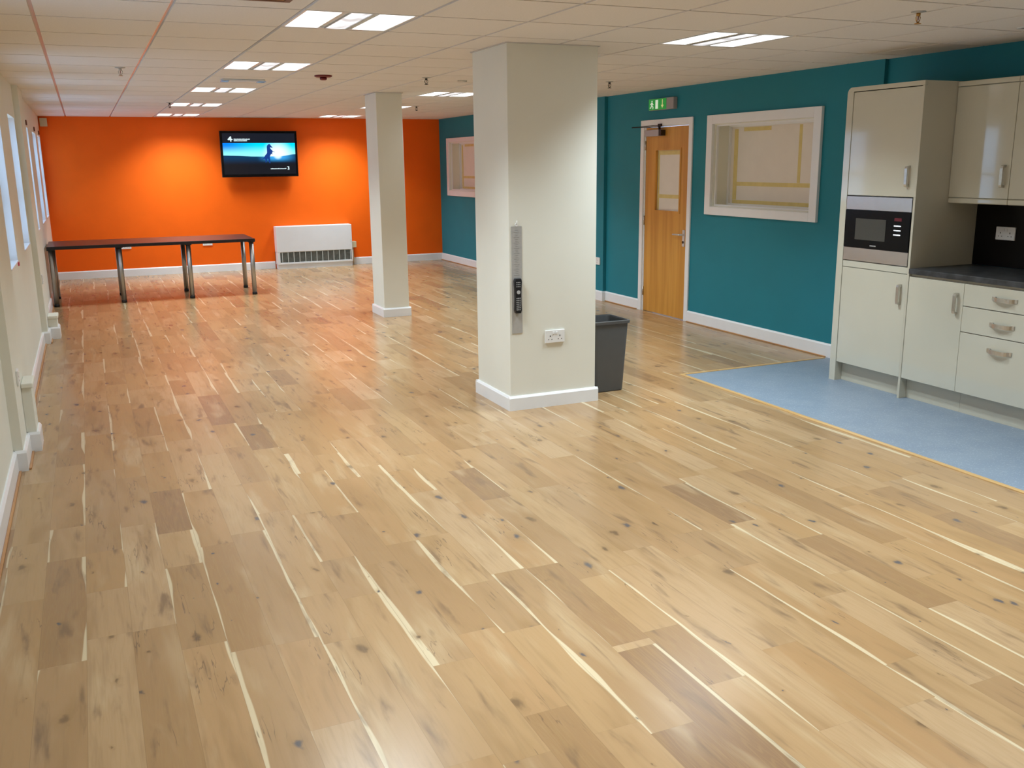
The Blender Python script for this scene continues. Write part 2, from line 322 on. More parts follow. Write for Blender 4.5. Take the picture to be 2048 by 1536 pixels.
# ------------------------------------------------------------------ mesh helpers
class MB:
    def __init__(s): s.bm = bmesh.new(); s.mats = []
    def mi(s, m):
        if m not in s.mats: s.mats.append(m)
        return s.mats.index(m)
    def box(s, x0, x1, y0, y1, z0, z1, m=None, bev=0.0, seg=2):
        x0, x1 = min(x0, x1), max(x0, x1); y0, y1 = min(y0, y1), max(y0, y1); z0, z1 = min(z0, z1), max(z0, z1)
        vs_ = [s.bm.verts.new(c) for c in ((x0, y0, z0), (x1, y0, z0), (x1, y1, z0), (x0, y1, z0), (x0, y0, z1), (x1, y0, z1), (x1, y1, z1), (x0, y1, z1))]
        fs = [s.bm.faces.new([vs_[i] for i in q]) for q in ((0, 3, 2, 1), (4, 5, 6, 7), (0, 1, 5, 4), (1, 2, 6, 5), (2, 3, 7, 6), (3, 0, 4, 7))]
        k = s.mi(m) if m else 0
        for f in fs: f.material_index = k
        if bev > 0:
            ed = list({e for f in fs for e in f.edges})
            r = bmesh.ops.bevel(s.bm, geom=ed, offset=bev, segments=seg, affect='EDGES', profile=0.5)
            for f in r['faces']: f.material_index = k
        return s
    def prism(s, pts, axis, a, b, m=None):
        """extrude the 2-D outline pts along axis from a to b"""
        def P(p, t):
            return {'x': (t, p[0], p[1]), 'y': (p[0], t, p[1]), 'z': (p[0], p[1], t)}[axis]
        A = [s.bm.verts.new(P(p, a)) for p in pts]; B = [s.bm.verts.new(P(p, b)) for p in pts]
        k = s.mi(m) if m else 0; n = len(pts); fs = []
        fs.append(s.bm.faces.new(A)); fs.append(s.bm.faces.new(B[::-1]))
        for i in range(n):
            j = (i + 1) % n
            fs.append(s.bm.faces.new((A[i], B[i], B[j], A[j])))
        for f in fs: f.material_index = k
        bmesh.ops.recalc_face_normals(s.bm, faces=fs)
        return s
    def cyl(s, c, r, h, axis='z', n=24, m=None, r2=None):
        """solid of revolution piece starting at c, length h along axis"""
        r2 = r if r2 is None else r2
        def P(a, rr, t):
            x, y = rr * math.cos(a), rr * math.sin(a)
            return {'z': (c[0] + x, c[1] + y, c[2] + t), 'y': (c[0] + x, c[1] + t, c[2] + y), 'x': (c[0] + t, c[1] + x, c[2] + y)}[axis]
        A = [s.bm.verts.new(P(2 * PI * i / n, r, 0)) for i in range(n)]; B = [s.bm.verts.new(P(2 * PI * i / n, r2, h)) for i in range(n)]
        k = s.mi(m) if m else 0; fs = [s.bm.faces.new(A[::-1]), s.bm.faces.new(B)]
        for i in range(n):
            j = (i + 1) % n; f = s.bm.faces.new((A[i], A[j], B[j], B[i])); f.smooth = True; fs.append(f)
        for f in fs: f.material_index = k
        bmesh.ops.recalc_face_normals(s.bm, faces=fs)
        return s
    def lathe(s, prof, c=(0, 0, 0), n=24, m=None):
        k = s.mi(m) if m else 0; rings = []
        for r, z in prof:
            rings.append([s.bm.verts.new((c[0] + max(r, 1e-4) * math.cos(2 * PI * i / n), c[1] + max(r, 1e-4) * math.sin(2 * PI * i / n), c[2] + z)) for i in range(n)])
        fs = []
        for a, b in zip(rings, rings[1:]):
            for i in range(n):
                j = (i + 1) % n; f = s.bm.faces.new((a[i], a[j], b[j], b[i])); f.smooth = True; fs.append(f)
        fs.append(s.bm.faces.new(rings[0][::-1])); fs.append(s.bm.faces.new(rings[-1]))
        for f in fs: f.material_index = k
        bmesh.ops.recalc_face_normals(s.bm, faces=fs)
        return s
    def tube(s, pts, r, n=10, m=None, flat=1.0):
        k = s.mi(m) if m else 0; rings = []; pts = [Vector(p) for p in pts]
        for i, p in enumerate(pts):
            t = (pts[min(i + 1, len(pts) - 1)] - pts[max(i - 1, 0)]).normalized()
            up = Vector((0, 0, 1)) if abs(t.z) < 0.9 else Vector((1, 0, 0))
            a = t.cross(up).normalized(); b_ = t.cross(a).normalized()
            rings.append([s.bm.verts.new(p + a * r * math.cos(2 * PI * q / n) + b_ * r * flat * math.sin(2 * PI * q / n)) for q in range(n)])
        fs = []
        for a, b_ in zip(rings, rings[1:]):
            for i in range(n):
                j = (i + 1) % n; f = s.bm.faces.new((a[i], a[j], b_[j], b_[i])); f.smooth = True; fs.append(f)
        fs.append(s.bm.faces.new(rings[0][::-1])); fs.append(s.bm.faces.new(rings[-1]))
        for f in fs: f.material_index = k
        bmesh.ops.recalc_face_normals(s.bm, faces=fs)
        return s
    def build(s, name, m=None, parent=None):
        me = bpy.data.meshes.new(name); s.bm.to_mesh(me); s.bm.free()
        for q in (s.mats or [m]): me.materials.append(MAT[q])
        o = bpy.data.objects.new(name, me); COL.objects.link(o)
        if parent: o.parent = parent
        return o
def B(*a, **k): return MB().box(*a, **k)
def root(name, loc, label, cat, group=None, rz=0.0):
    o = bpy.data.objects.new(name, None); COL.objects.link(o); o.location = loc; o.rotation_euler = (0, 0, rz)
    o.empty_display_size = 0.05
    return tag(o, label, cat, group)
def tag(o, label, cat, group=None):
    o['label'] = label; o['category'] = cat
    if group: o['group'] = group
    return o
def struct(o):
    o['kind'] = 'structure'; return o
def sroot(name, loc=(0, 0, 0)):
    o = bpy.data.objects.new(name, None); COL.objects.link(o); o.location = loc; o.empty_display_size = 0.05
    return struct(o)
def dup(o, loc, label, group=None):
    r = o.copy(); COL.objects.link(r); r.location = loc; r['label'] = label
    if group: r['group'] = group
    for ch in o.children:
        c = ch.copy(); COL.objects.link(c); c.parent = r
        for g in ch.children:
            d = g.copy(); COL.objects.link(d); d.parent = c
    return r

def wall_with_holes(name, axis, face, back, a0, a1, z0, z1, holes, m, extra=None):
    """wall slab between face and back; holes = list of (a, b, zlo, zhi)"""
    mb = MB(); holes = sorted(holes); cur = a0
    def seg(a, b, zl, zh):
        if b - a < 1e-4 or zh - zl < 1e-4: return
        if axis == 'y': mb.box(face, back, a, b, zl, zh, m)
        else: mb.box(a, b, face, back, zl, zh, m)
    for (a, b, zl, zh) in holes:
        seg(cur, a, z0, z1); seg(a, b, z0, zl); seg(a, b, zh, z1); cur = b
    seg(cur, a1, z0, z1)
    if extra: extra(mb)
    return struct(mb.build(name))

# ------------------------------------------------------------------ floor
def build_floor():
    bm = bmesh.new(); PW = 0.1553; X0 = 0.34 - 3 * PW
    uvp = bm.loops.layers.uv.new('plank_uv'); uve = bm.loops.layers.uv.new('plank_edge')
    col = bm.loops.layers.float_color.new('plank_random')
    VX, VY = 4.748, 6.234
    fixed = {5: [(4.47, 5.11, 0.97)], 14: [(2.65, 3.38, 0.93)], 15: [(4.23, 4.75, 0.985)], 2: [(3.35, 4.34, 0.90)], 4: [(2.4, 3.5, 0.86)]}
    rnd = random.Random(21)
    for k in range(0, 43):
        xa = X0 + k * PW; xb = xa + PW; xa_ = max(xa, LX - 0.06); xb_ = min(xb, 6.40)
        if xb_ <= xa_: continue
        fx = fixed.get(k, [])
        y = BACK - rnd.random(); 
        cuts = []
        while y < D + 0.05:
            L = rnd.choice((0.42, 0.52, 0.62, 0.75, 0.75, 0.9, 1.05, 1.2)) * rnd.uniform(0.92, 1.08)
            y1 = y + L; tone = rnd.random()
            if tone > 0.9 and rnd.random() < 0.35: tone -= 0.4
            for f in fx:
                if y < f[0] < y1: y1 = f[0]
                elif abs(y - f[0]) < 1e-6: y1, tone = f[1], f[2]
            cuts.append((y, y1, tone)); y = y1
        for (ya, yb, tone) in cuts:
            ya_, yb_ = max(ya, BACK - 0.05), min(yb, D + 0.02)
            if yb_ <= ya_: continue
            rects = [(xa_, xb_, ya_, yb_)]
            if xb_ > VX:
                rects = []
                if yb_ > VY: rects.append((xa_, xb_, max(ya_, VY), yb_))
                if xa_ < VX and ya_ < VY: rects.append((xa_, VX, ya_, min(yb_, VY)))
            g_, b_ = rnd.random(), rnd.random()
            for (p, q, s_, t) in rects:
                vs_ = [bm.verts.new(c) for c in ((p, s_, 0), (q, s_, 0), (q, t, 0), (p, t, 0))]
                f = bm.faces.new(vs_)
                for lp in f.loops:
                    x_, y_ = lp.vert.co.x, lp.vert.co.y
                    lp[uvp].uv = (x_ - xa, y_ - ya)
                    lp[uve].uv = (x_ - xa, y_ - ya)
                    lp[col] = (tone, g_, b_, 1)
    me = bpy.data.meshes.new('floor'); bm.to_mesh(me); bm.free(); me.materials.append(MAT['floor'])
    o = bpy.data.objects.new('floor', me); COL.objects.link(o); struct(o)
    # slab under the boards
    MB().box(LX - 0.3, 6.6, BACK - 0.2, D + 0.3, -0.12, -0.004, 'gap').build('subfloor_slab', parent=o)
    return o
floor = build_floor()
struct(B(4.748, 6.40, BACK, 6.234, -0.004, 0.0005, 'vinyl').build('floor_vinyl'))
struct(B(4.738, 4.772, BACK, 6.248, -0.002, 0.005, 'oakstrip', bev=0.002).build('trim_1'))
struct(B(4.772, 6.22, 6.214, 6.248, -0.002, 0.005, 'oakstrip', bev=0.002).build('trim_2'))

# ------------------------------------------------------------------ ceiling with lay-in tiles and grid
LCOLS = (0, 4)
LROWS = (-2, -1, 0, 1, 2, 3, 4)
def cell(i, j):  # x0, x1, y0, y1 of grid cell: columns from GX, rows ending at GY + j*TY
    return GX + i * TX, GX + (i + 1) * TX, GY + (j - 1) * TY, GY + j * TY
def build_ceiling():
    mb = MB(); g = 0.0105
    lit = {(c, r * 4) for c in LCOLS for r in LROWS}
    xs0, xs1, ys0, ys1 = LX - 0.01, 6.33, BACK, D
    i0 = math.floor((xs0 - GX) / TX); i1 = math.ceil((xs1 - GX) / TX); j0 = math.floor((ys0 - GY) / TY) + 1; j1 = math.ceil((ys1 - GY) / TY)
    for i in range(i0, i1 + 1):
        for j in range(j0, j1 + 1):
            if (i, j) in lit: continue
            a, b, c, d = cell(i, j)
            a, b, c, d = max(a + g, xs0), min(b - g, xs1), max(c + g, ys0), min(d - g, ys1)
            if b - a < 0.01 or d - c < 0.01: continue
            mb.box(a, b, c, d, H, H + 0.02, 'tile')
    for i in range(i0 + 1, i1 + 1):
        x = GX + i * TX
        if xs0 < x < xs1: mb.box(x - 0.012, x + 0.012, ys0, ys1, H + 0.010, H + 0.03, 'tbar')
    for j in range(j0, j1 + 1):
        y = GY + j * TY
        if ys0 < y < ys1: mb.box(xs0, xs1, y - 0.012, y + 0.012, H + 0.0105, H + 0.03, 'tbar')
    mb.box(xs0 - 0.2, 6.7, ys0 - 0.2, ys1 + 0.3, H + 0.10, H + 0.14, 'gap')
    return struct(mb.build('ceiling'))
build_ceiling()

def make_fixture(loc, label):
    r = root('ceiling_light', loc, label, 'ceiling light', 'recessed square ceiling lights')
    hx, hy = TX / 2 - 0.010, TY / 2 - 0.010
    m = MB()
    for (a, b, c, d) in ((-hx, -hx + 0.014, -hy, hy), (hx - 0.014, hx, -hy, hy), (-hx + 0.014, hx - 0.014, -hy, -hy + 0.014), (-hx + 0.014, hx - 0.014, hy - 0.014, hy)):
        m.box(a, b, c, d, 0, 0.05, 'white')
    m.box(-hx, hx, -hy, hy, 0.05, 0.056, 'reflector')
    m.build('frame', parent=r)
    ix = hx - 0.014; iy = hy - 0.014
    w = 2 * ix
    def curved(x0, x1, name, mat, z_edge, z_mid):
        mm = MB(); n = 8; pts = []
        for k in range(n + 1):
            t = k / n; x = x0 + (x1 - x0) * t; z = z_edge + (z_mid - z_edge) * math.sin(PI * t)
            pts.append((x, z))
        top = [(x, z + 0.003) for x, z in pts[::-1]]
        mm.prism(pts + top, 'y', -iy, iy, mat); return mm.build(name, parent=r)
    curved(-ix, -ix + 0.33 * w, 'lamp_diffuser', 'diffuser', 0.004, 0.010)
    curved(ix - 0.33 * w, ix, 'lamp_diffuser', 'diffuser', 0.004, 0.010)
    curved(-0.105 * w, 0.105 * w, 'lamp_basket', 'basket', 0.004, -0.002)
    m = MB()
    for s in (-1, 1):
        m.prism([(s * 0.105 * w, 0.006), (s * 0.170 * w, 0.030), (s * 0.172 * w, 0.034), (s * 0.105 * w, 0.010)], 'y', -iy, iy, 'reflector')
        m.box(s * 0.170 * w - 0.002, s * 0.170 * w + 0.002, -iy, iy, 0.003, 0.032, 'reflector')
        m.box(s * 0.105 * w - 0.002, s * 0.105 * w + 0.002, -iy, iy, -0.001, 0.010, 'alu')
    m.build('reflector', parent=r)
    for s in (-1, 1):
        l = bpy.data.lights.new('light_strip', 'AREA'); l.shape = 'RECTANGLE'; l.size = 0.17; l.size_y = 0.54
        l.energy = LAMP_W; l.color = LAMP_COL; l.spread = math.radians(120)
        o = bpy.data.objects.new('light_strip', l); COL.objects.link(o); o.parent = r; o.location = (s * (ix - 0.165 * w), 0, -0.004)
    return r
pos = {('L', 0): 'nearest lit square ceiling light of the row leading to the television, largest in view',
       ('L', 1): 'second lit square ceiling light of the television row, before the pale blue strip unit',
       ('L', 2): 'third lit square ceiling light of the television row, just beyond the pale blue strip unit',
       ('L', 3): 'fourth lit square ceiling light of the television row, one before the orange wall',
       ('L', 4): 'lit square ceiling light on the television row closest to the orange wall',
       ('R', 0): 'lit square ceiling light between the near pillar and the kitchen, above the teal wall',
       ('R', 1): 'lit square ceiling light hidden behind the near wide pillar',
       ('R', 2): 'lit square ceiling light cut by the left edge of the near wide pillar',
       ('R', 3): 'lit square ceiling light partly hidden behind the top of the far slim pillar',
       ('R', 4): 'lit square ceiling light against the orange wall, left of the far slim pillar'}
first = None
for side, ci in (('L', 0), ('R', 4)):
    for r_ in LROWS:
        a, b, c, d = cell(ci, r_ * 4)
        lab = pos.get((side, r_), 'lit square ceiling light out of frame on the %s row, %s' % ('television' if side == 'L' else 'kitchen', 'farther back' if r_ == -2 else 'just overhead'))
        L_ = ((a + b) / 2, (c + d) / 2, H)
        if first is None: first = make_fixture(L_, lab)
        else: dup(first, L_, lab)

# ------------------------------------------------------------------ walls
struct(B(LX - 0.3, 6.6, D, D + 0.15, 0, H + 0.1, 'orange').build('wall_far'))
struct(B(LX - 0.3, 6.6, BACK - 0.15, BACK, 0, H + 0.1, 'cream').build('wall_back'))
# left wall with windows and pilasters
WINS = [(4.0, 5.0), (7.42, 8.18), (9.16, 10.06), (11.30, 12.50), (13.50, 14.50), (15.05, 15.95)]
WZ0, WZ1 = 0.985, 2.13
def pil(mb):
    mb.box(LX, 0.030, 5.83, 6.70, 0, H + 0.1, 'cream'); mb.box(LX, 0.030, 10.19, 10.95, 0, H + 0.1, 'cream')
wall_with_holes('wall_left', 'y', LX, LX - 0.28, BACK, D, 0, H + 0.1, [(a, b, WZ0, WZ1) for a, b in WINS], 'cream', pil)
# right wall: teal, door and two internal windows; recess behind the kitchen
DY0, DY1, DZ = 8.44, 9.315, 2.055
W1 = (6.565, 8.025, 1.225, 2.035)
W2 = (14.13, 15.585, 1.225, 2.035)
def rx(mb):
    mb.box(W - 0.042, W, 10.16, 10.80, 0, H + 0.1, 'teal')
wall_with_holes('wall_right', 'y', W, W + 0.14, 5.835, D, 0, H + 0.1, [(W1[0], W1[1], W1[2], W1[3]), (DY0, DY1, 0, DZ), (W2[0], W2[1], W2[2], W2[3])], 'teal', rx)
struct(B(KX, KX + 0.14, BACK, 5.835, 0, H + 0.1, 'teal').build('wall_kitchen'))

# skirtings: profile with a chamfered top
def skirt(mb, p0, p1, nrm, h=0.12, t=0.018):
    """board from p0 to p1 on the wall line, standing out along nrm"""
    (x0, y0), (x1, y1) = p0, p1
    prof = [(0, 0), (t, 0), (t, h - 0.014), (t * 0.45, h), (0, h)]
    A = [mb.bm.verts.new((x0 + nrm[0] * a, y0 + nrm[1] * a, z)) for a, z in prof]
    C = [mb.bm.verts.new((x1 + nrm[0] * a, y1 + nrm[1] * a, z)) for a, z in prof]
    k = mb.mi('white'); fs = [mb.bm.faces.new(A), mb.bm.faces.new(C[::-1])]
    for i in range(5):
        j = (i + 1) % 5; fs.append(mb.bm.faces.new((A[i], C[i], C[j], A[j])))
    for f in fs: f.material_index = k
    bmesh.ops.recalc_face_normals(mb.bm, faces=fs)
T = 0.018
mb = MB(); skirt(mb, (LX, D), (3.30, D), (0, -1)); skirt(mb, (4.59, D), (W, D), (0, -1)); struct(mb.build('baseboard_far'))
mb = MB()
skirt(mb, (LX, BACK), (LX, 5.83), (1, 0)); skirt(mb, (LX, 5.83), (0.030 + T, 5.83), (0, -1))
skirt(mb, (0.030, 5.83), (0.030, 6.23), (1, 0)); skirt(mb, (0.030, 6.23), (0.085 + T, 6.23), (0, -1)); skirt(mb, (0.085, 6.23), (0.085, 6.46), (1, 0))
skirt(mb, (LX, 6.70), (LX, 10.19), (1, 0)); skirt(mb, (LX, 10.19), (0.030 + T, 10.19), (0, -1)); skirt(mb, (0.030, 10.19), (0.030, 10.46), (1, 0))
skirt(mb, (0.030, 10.46), (0.115 + T, 10.46), (0, -1)); skirt(mb, (0.115, 10.46), (0.115, 10.68), (1, 0))
skirt(mb, (LX, 10.95), (LX, D), (1, 0))
struct(mb.build('baseboard_left'))
mb = MB(); skirt(mb, (W, 5.835), (W, 8.378), (-1, 0)); skirt(mb, (W, 9.378), (W, 10.16), (-1, 0)); skirt(mb, (W, 10.16), (W - 0.042 - T, 10.16), (0, -1))
skirt(mb, (W - 0.042, 10.16), (W - 0.042, 10.80), (-1, 0)); skirt(mb, (W, 10.80), (W, D), (-1, 0))
struct(mb.build('baseboard_right'))
mb = MB(); skirt(mb, (LX, BACK), (KX, BACK), (0, 1)); struct(mb.build('baseboard_back'))
# oak beading along the skirting foot
def bead(mb, x0, x1, y0, y1): mb.box(x0, x1, y0, y1, 0.0, 0.011, 'beading', bev=0.004)
mb = MB()
bead(mb, LX + T, LX + T + 0.014, BACK, 5.80); bead(mb, LX + T, LX + T + 0.014, 6.72, 10.15); bead(mb, LX + T, LX + T + 0.014, 10.97, D - T)
bead(mb, 0.048, 0.062, 5.83, 6.20); bead(mb, 0.048, 0.062, 10.19, 10.43)
struct(mb.build('trim_3'))
mb = MB(); bead(mb, W - T - 0.014, W - T, 6.25, 8.37); bead(mb, W - T - 0.014, W - T, 9.39, 10.13); bead(mb, W - T - 0.014, W - T, 10.82, D - T); struct(mb.build('trim_4'))

# ------------------------------------------------------------------ left windows (deep reveals, daylight outside)
for i, (a, b) in enumerate(WINS):
    w_ = sroot('window_%d' % (i + 1), (LX, (a + b) / 2, WZ0)); h = (b - a) / 2; hh = WZ1 - WZ0
    m = MB(); fx = -0.085
    m.box(fx - 0.05, fx, -h, -h + 0.05, 0, hh, 'white'); m.box(fx - 0.05, fx, h - 0.05, h, 0, hh, 'white')
    m.box(fx - 0.05, fx, -h + 0.05, h - 0.05, 0, 0.05, 'white'); m.box(fx - 0.045, fx - 0.005, -h + 0.05, h - 0.05, 0.44, 0.49, 'white'); m.box(fx - 0.05, fx, -h + 0.05, h - 0.05, hh - 0.05, hh, 'white')
    m.build('window_frame', parent=w_)
    B(fx - 0.03, fx - 0.024, -h + 0.05, h - 0.05, 0.05, hh - 0.05, 'glass').build('pane', parent=w_)
    m = MB(); m.box(fx, -0.001, h - 0.008, h, 0.012, hh, 'white'); m.box(fx, -0.001, -h, -h + 0.008, 0.012, hh, 'white'); m.build('reveal_lining', parent=w_)
    B(fx, 0.006, -h, h, 0, 0.012, 'white', bev=0.003).build('window_sill', parent=w_)
    if i == 1: B(-0.06, 0.009, h - 0.05, h + 0.01, -0.028, -0.002, 'pink').build('pink_strip', parent=w_)  # small pink-red strip under the far end of the sill
    if i in (3, 4, 5): B(-0.0005, 0.014, h - 0.42, h - 0.30, hh + 0.02, hh + 0.075, 'brown', bev=0.003).build('blind_bracket', parent=w_)

# low pipe boxes against the pilasters
def pipe_box(y0, x0, x1, h, label):
    r = root('pipe_boxing', ((x0 + x1) / 2, y0 + 0.11, 0), label, 'boxing', None); hw = (x1 - x0) / 2
    B(-hw, hw, -0.11, 0.12, 0, h - 0.03, 'cream').build('casing', parent=r)
    B(-hw, hw + 0.012, -0.125, 0.125, h - 0.03, h, 'cream', bev=0.006).build('cap', parent=r)
pipe_box(6.232, 0.031, 0.085, 0.425, 'tall narrow cream pipe box with a cap on the left wall, nearer one')
pipe_box(10.462, 0.031, 0.115, 0.235, 'short cream pipe box with a cap on the left wall, near the dark table')

# ------------------------------------------------------------------ pillars
def pillar(x, y, w, d, label, name='pillar'):
    r = root(name, (x + w / 2, y + d / 2, 0), label, 'pillar', None)
    B(-w / 2, w / 2, -d / 2, d / 2, 0, H + 0.02, 'cream', bev=0.003).build('shaft', parent=r)
    m = MB(); hw, hd = w / 2, d / 2
    skirt(m, (-hw - T, -hd), (hw + T, -hd), (0, -1), 0.10); skirt(m, (-hw - T, hd), (hw + T, hd), (0, 1), 0.10)
    skirt(m, (-hw, -hd + .0005), (-hw, hd - .0005), (-1, 0), 0.10); skirt(m, (hw, -hd + .0005), (hw, hd - .0005), (1, 0), 0.10)
    m.build('skirting', parent=r)
    B(-w / 2 - 0.012, w / 2 + 0.012, -d / 2 - 0.012, d / 2 + 0.012, H - 0.006, H - 0.0005, 'tbar').build('ceiling_trim', parent=r)
    return r
PX, PY, PWD, PD = 3.060, 5.812, 0.664, 0.5955
pillar(PX, PY, PWD, PD, 'wide cream pillar nearest the viewer, holding the steel strip and white double socket')
pillar(3.455, 10.205, 0.29, 0.435, 'slim cream pillar standing further off in front of the orange wall')

# ------------------------------------------------------------------ sockets
def socket(loc, rz, label, gangs=2, name='wall_socket', w=0.15, h=0.09, group=None, switch=True):
    r = root(name, loc, label, 'socket', group, rz)      # faces local -y
    B(-w / 2, w / 2, -0.012, 0, -h / 2, h / 2, 'plastic', bev=0.003).build('faceplate', parent=r)
    if gangs:
        for g_ in range(gangs):
            cx = (g_ - (gangs - 1) / 2) * w / 2
            m = MB(); m.box(cx - 0.003, cx + 0.003, -0.0125, -0.008, -0.002, 0.009, 'dark')
            m.box(cx - 0.016, cx - 0.009, -0.0125, -0.008, -0.022, -0.017, 'dark'); m.box(cx + 0.009, cx + 0.016, -0.0125, -0.008, -0.022, -0.017, 'dark')
            m.build('pin_holes', parent=r)
            sx = cx * 0.32 if gangs == 2 else cx
            B(sx - 0.007, sx + 0.007, -0.016, -0.011, 0.016, 0.034, 'plastic', bev=0.002).build('switch', parent=r)
    return r
socket((3.398, PY, 0.499), 0, 'white double socket low on the face of the near pillar')
socket((W - 0.0425, 10.285, 0.483), -PI / 2, 'white socket on the teal wall seen just past the near pillar edge', 1, w=0.12)
socket((1.01, D, 0.475), 0, 'white socket on the orange wall under the middle-left of the dark table')
socket((2.24, D, 0.475), 0, 'white socket on the orange wall under the right end of the dark table')
socket((6.299, 4.626, 1.166), -PI / 2, 'white double socket on the black kitchen splashback')
tag(B(-0.05, 0.05, -0.04, 0, -0.06, 0.06, 'beigeplastic', bev=0.004).build('motion_sensor'), 'small beige sensor high in the far left corner beside the orange wall', 'sensor').location = (0.05, D, 2.345)
o = root('fused_spur', (4.625, D, 0.35), 'small beige switch plate with a conduit at the right side of the white wall heater', 'switch')
B(-0.045, 0.045, -0.13, 0, -0.05, 0.05, 'beigeplastic', bev=0.004).build('faceplate', parent=o)
MB().cyl((0, -0.06, -0.33), 0.011, 0.28, m='beigeplastic').build('conduit', parent=o)
# light switch like slits low on the left wall (pale socket plates)
for y_, z_, lab in ((6.05, 0.50, 'thin pale socket plate on the left wall above the tall pipe box'), (10.32, 0.62, 'thin pale socket plate on the left wall above the short pipe box')):
    s_ = socket((0.030, y_, z_), PI / 2, lab, 1, w=0.09)

# ------------------------------------------------------------------ steel cable strip and remote on pillar
r = root('metal_rule', (3.114, PY, 0.541), 'long grey metal strip with rows of small marks on the near pillar', 'metal strip')
m = B(-0.039, 0.039, -0.004, 0, 0, 0.727, 'alu', bev=0.001)
m.build('strip', parent=r)
m = MB()
for k in range(26):
    z = 0.40 + k * 0.012; m.box(-0.010 if k % 3 else -0.022, 0.012 if k % 3 else 0.020, -0.0048, -0.0038, z, z + 0.0016, 'mark')
m.build('marks', parent=r)
m = MB(); m.cyl((0, -0.006, 0.735), 0.010, 0.006, 'y', 16, 'plastic'); m.tube([(0, -0.004, 0.74), (0, -0.012, 0.748), (0, -0.010, 0.765)], 0.003, 8, 'plastic'); m.build('hook', parent=r)
r = root('remote_control', (3.113, PY - 0.0042, 0.683), 'black remote control fixed upright on the grey metal strip', 'remote control')
m = MB(); n = 20; outl = []
for k in range(13):
    t = k / 12; z = t * 0.238; w_ = 0.027 - 0.006 * math.sin(PI * t) + 0.002 * t
    if t < 0.08: w_ *= 0.72 + 3.5 * t
    if t > 0.92: w_ *= 1 - (t - 0.92) * 3.5
    outl.append((w_, z))
m.prism([(-a, z) for a, z in outl] + [(a, z) for a, z in outl[::-1]], 'y', -0.026, 0, 'blackplastic')
body = m.build('body', parent=r); bv = body.modifiers.new('b', 'BEVEL'); bv.width = 0.004; bv.segments = 3
m = MB()
for rr_ in range(7):
    for cc in range(3): m.box(-0.015 + cc * 0.011, -0.008 + cc * 0.011, -0.0285, -0.025, 0.022 + rr_ * 0.013, 0.029 + rr_ * 0.013, 'lettering', bev=0.001)
for rr_ in range(3):
    for cc in range(3): m.box(-0.015 + cc * 0.011, -0.009 + cc * 0.011, -0.0285, -0.025, 0.180 + rr_ * 0.014, 0.186 + rr_ * 0.014, 'lettering')
m.box(-0.018, 0.016, -0.0265, -0.0255, 0.018, 0.215, 'blackplastic'); m.build('keypad', parent=r)
MB().cyl((0, -0.0295, 0.145), 0.013, 0.005, 'y', 24, 'lettering').build('navigation_ring', parent=r)

# ------------------------------------------------------------------ bin
def bin_():
    r = root('waste_bin', (3.945, 6.115, 0), 'tall tapered grey plastic waste bin on the floor behind the near pillar', 'bin')
    bm = bmesh.new()
    def ring(hx, hy, z, rad=0.03, n=5):
        out = []
        for (sx, sy, a0) in ((1, 1, 0), (-1, 1, PI / 2), (-1, -1, PI), (1, -1, 3 * PI / 2)):
            for k in range(n):
                a = a0 + PI / 2 * k / (n - 1); out.append(bm.verts.new((sx * (hx - rad) + rad * math.cos(a), sy * (hy - rad) + rad * math.sin(a), z)))
        return out
    hb, ht = (0.125, 0.125), (0.150, 0.152)
    R = [ring(hb[0] - 0.004, hb[1] - 0.004, 0.012), ring(ht[0] - 0.004, ht[1] - 0.004, 0.53)]
    O = [ring(hb[0] - 0.006, hb[1] - 0.006, 0.0), ring(hb[0], hb[1], 0.008), ring(ht[0], ht[1], 0.515), ring(ht[0] + 0.010, ht[1] + 0.010, 0.517), ring(ht[0] + 0.012, ht[1] + 0.012, 0.537), ring(ht[0] - 0.002, ht[1] - 0.002, 0.54)]
    seq = O + [R[1], R[0]]
    for a, b in zip(seq, seq[1:]):
        for i in range(len(a)):
            j = (i + 1) % len(a); f = bm.faces.new((a[i], a[j], b[j], b[i]))
    bm.faces.new(O[0][::-1]); bm.faces.new(R[0])
    bmesh.ops.recalc_face_normals(bm, faces=bm.faces)
    me = bpy.data.meshes.new('bin_body'); bm.to_mesh(me); bm.free(); me.materials.append(MAT['binplastic'])
    o = bpy.data.objects.new('bin_body', me); COL.objects.link(o); o.parent = r
bin_()

# ------------------------------------------------------------------ table
def table():
    r = root('table', (1.25, 13.36, 0), 'long dark narrow table with silver tube legs in front of the orange wall', 'table')
    hx, hy = 1.245, 0.49
    B(-hx, hx, -hy, hy, 0.706, 0.745, 'tabletop', bev=0.004).build('tabletop', parent=r)
    m = MB(); e = 0.0015
    for (a, b, c, d) in ((-hx - e, hx + e, -hy - e, -hy + 0.002), (-hx - e, hx + e, hy - 0.002, hy + e), (hx - 0.002, hx + e, -hy, hy), (-hx - e, -hx + 0.002, -hy, hy)):
        m.box(a, b, c, d, 0.705, 0.741, 'tabletop_edge')
    m.build('edging', parent=r)
    lx = (-1.205, -0.425, 0.405, 1.205); ly = (-0.425, 0.36)
    for x in lx:
        for y in ly:
            lg = MB().cyl((x, y, 0.03), 0.030, 0.672, m='chrome').build('leg', parent=r)
            MB().lathe([(0.028, 0), (0.033, 0.004), (0.033, 0.028), (0.030, 0.034)], (x, y, 0), m='blackplastic').build('foot', parent=lg)
            MB().lathe([(0.045, 0.694), (0.045, 0.706)], (x, y, 0), m='darkmetal').build('bracket', parent=lg)
table()

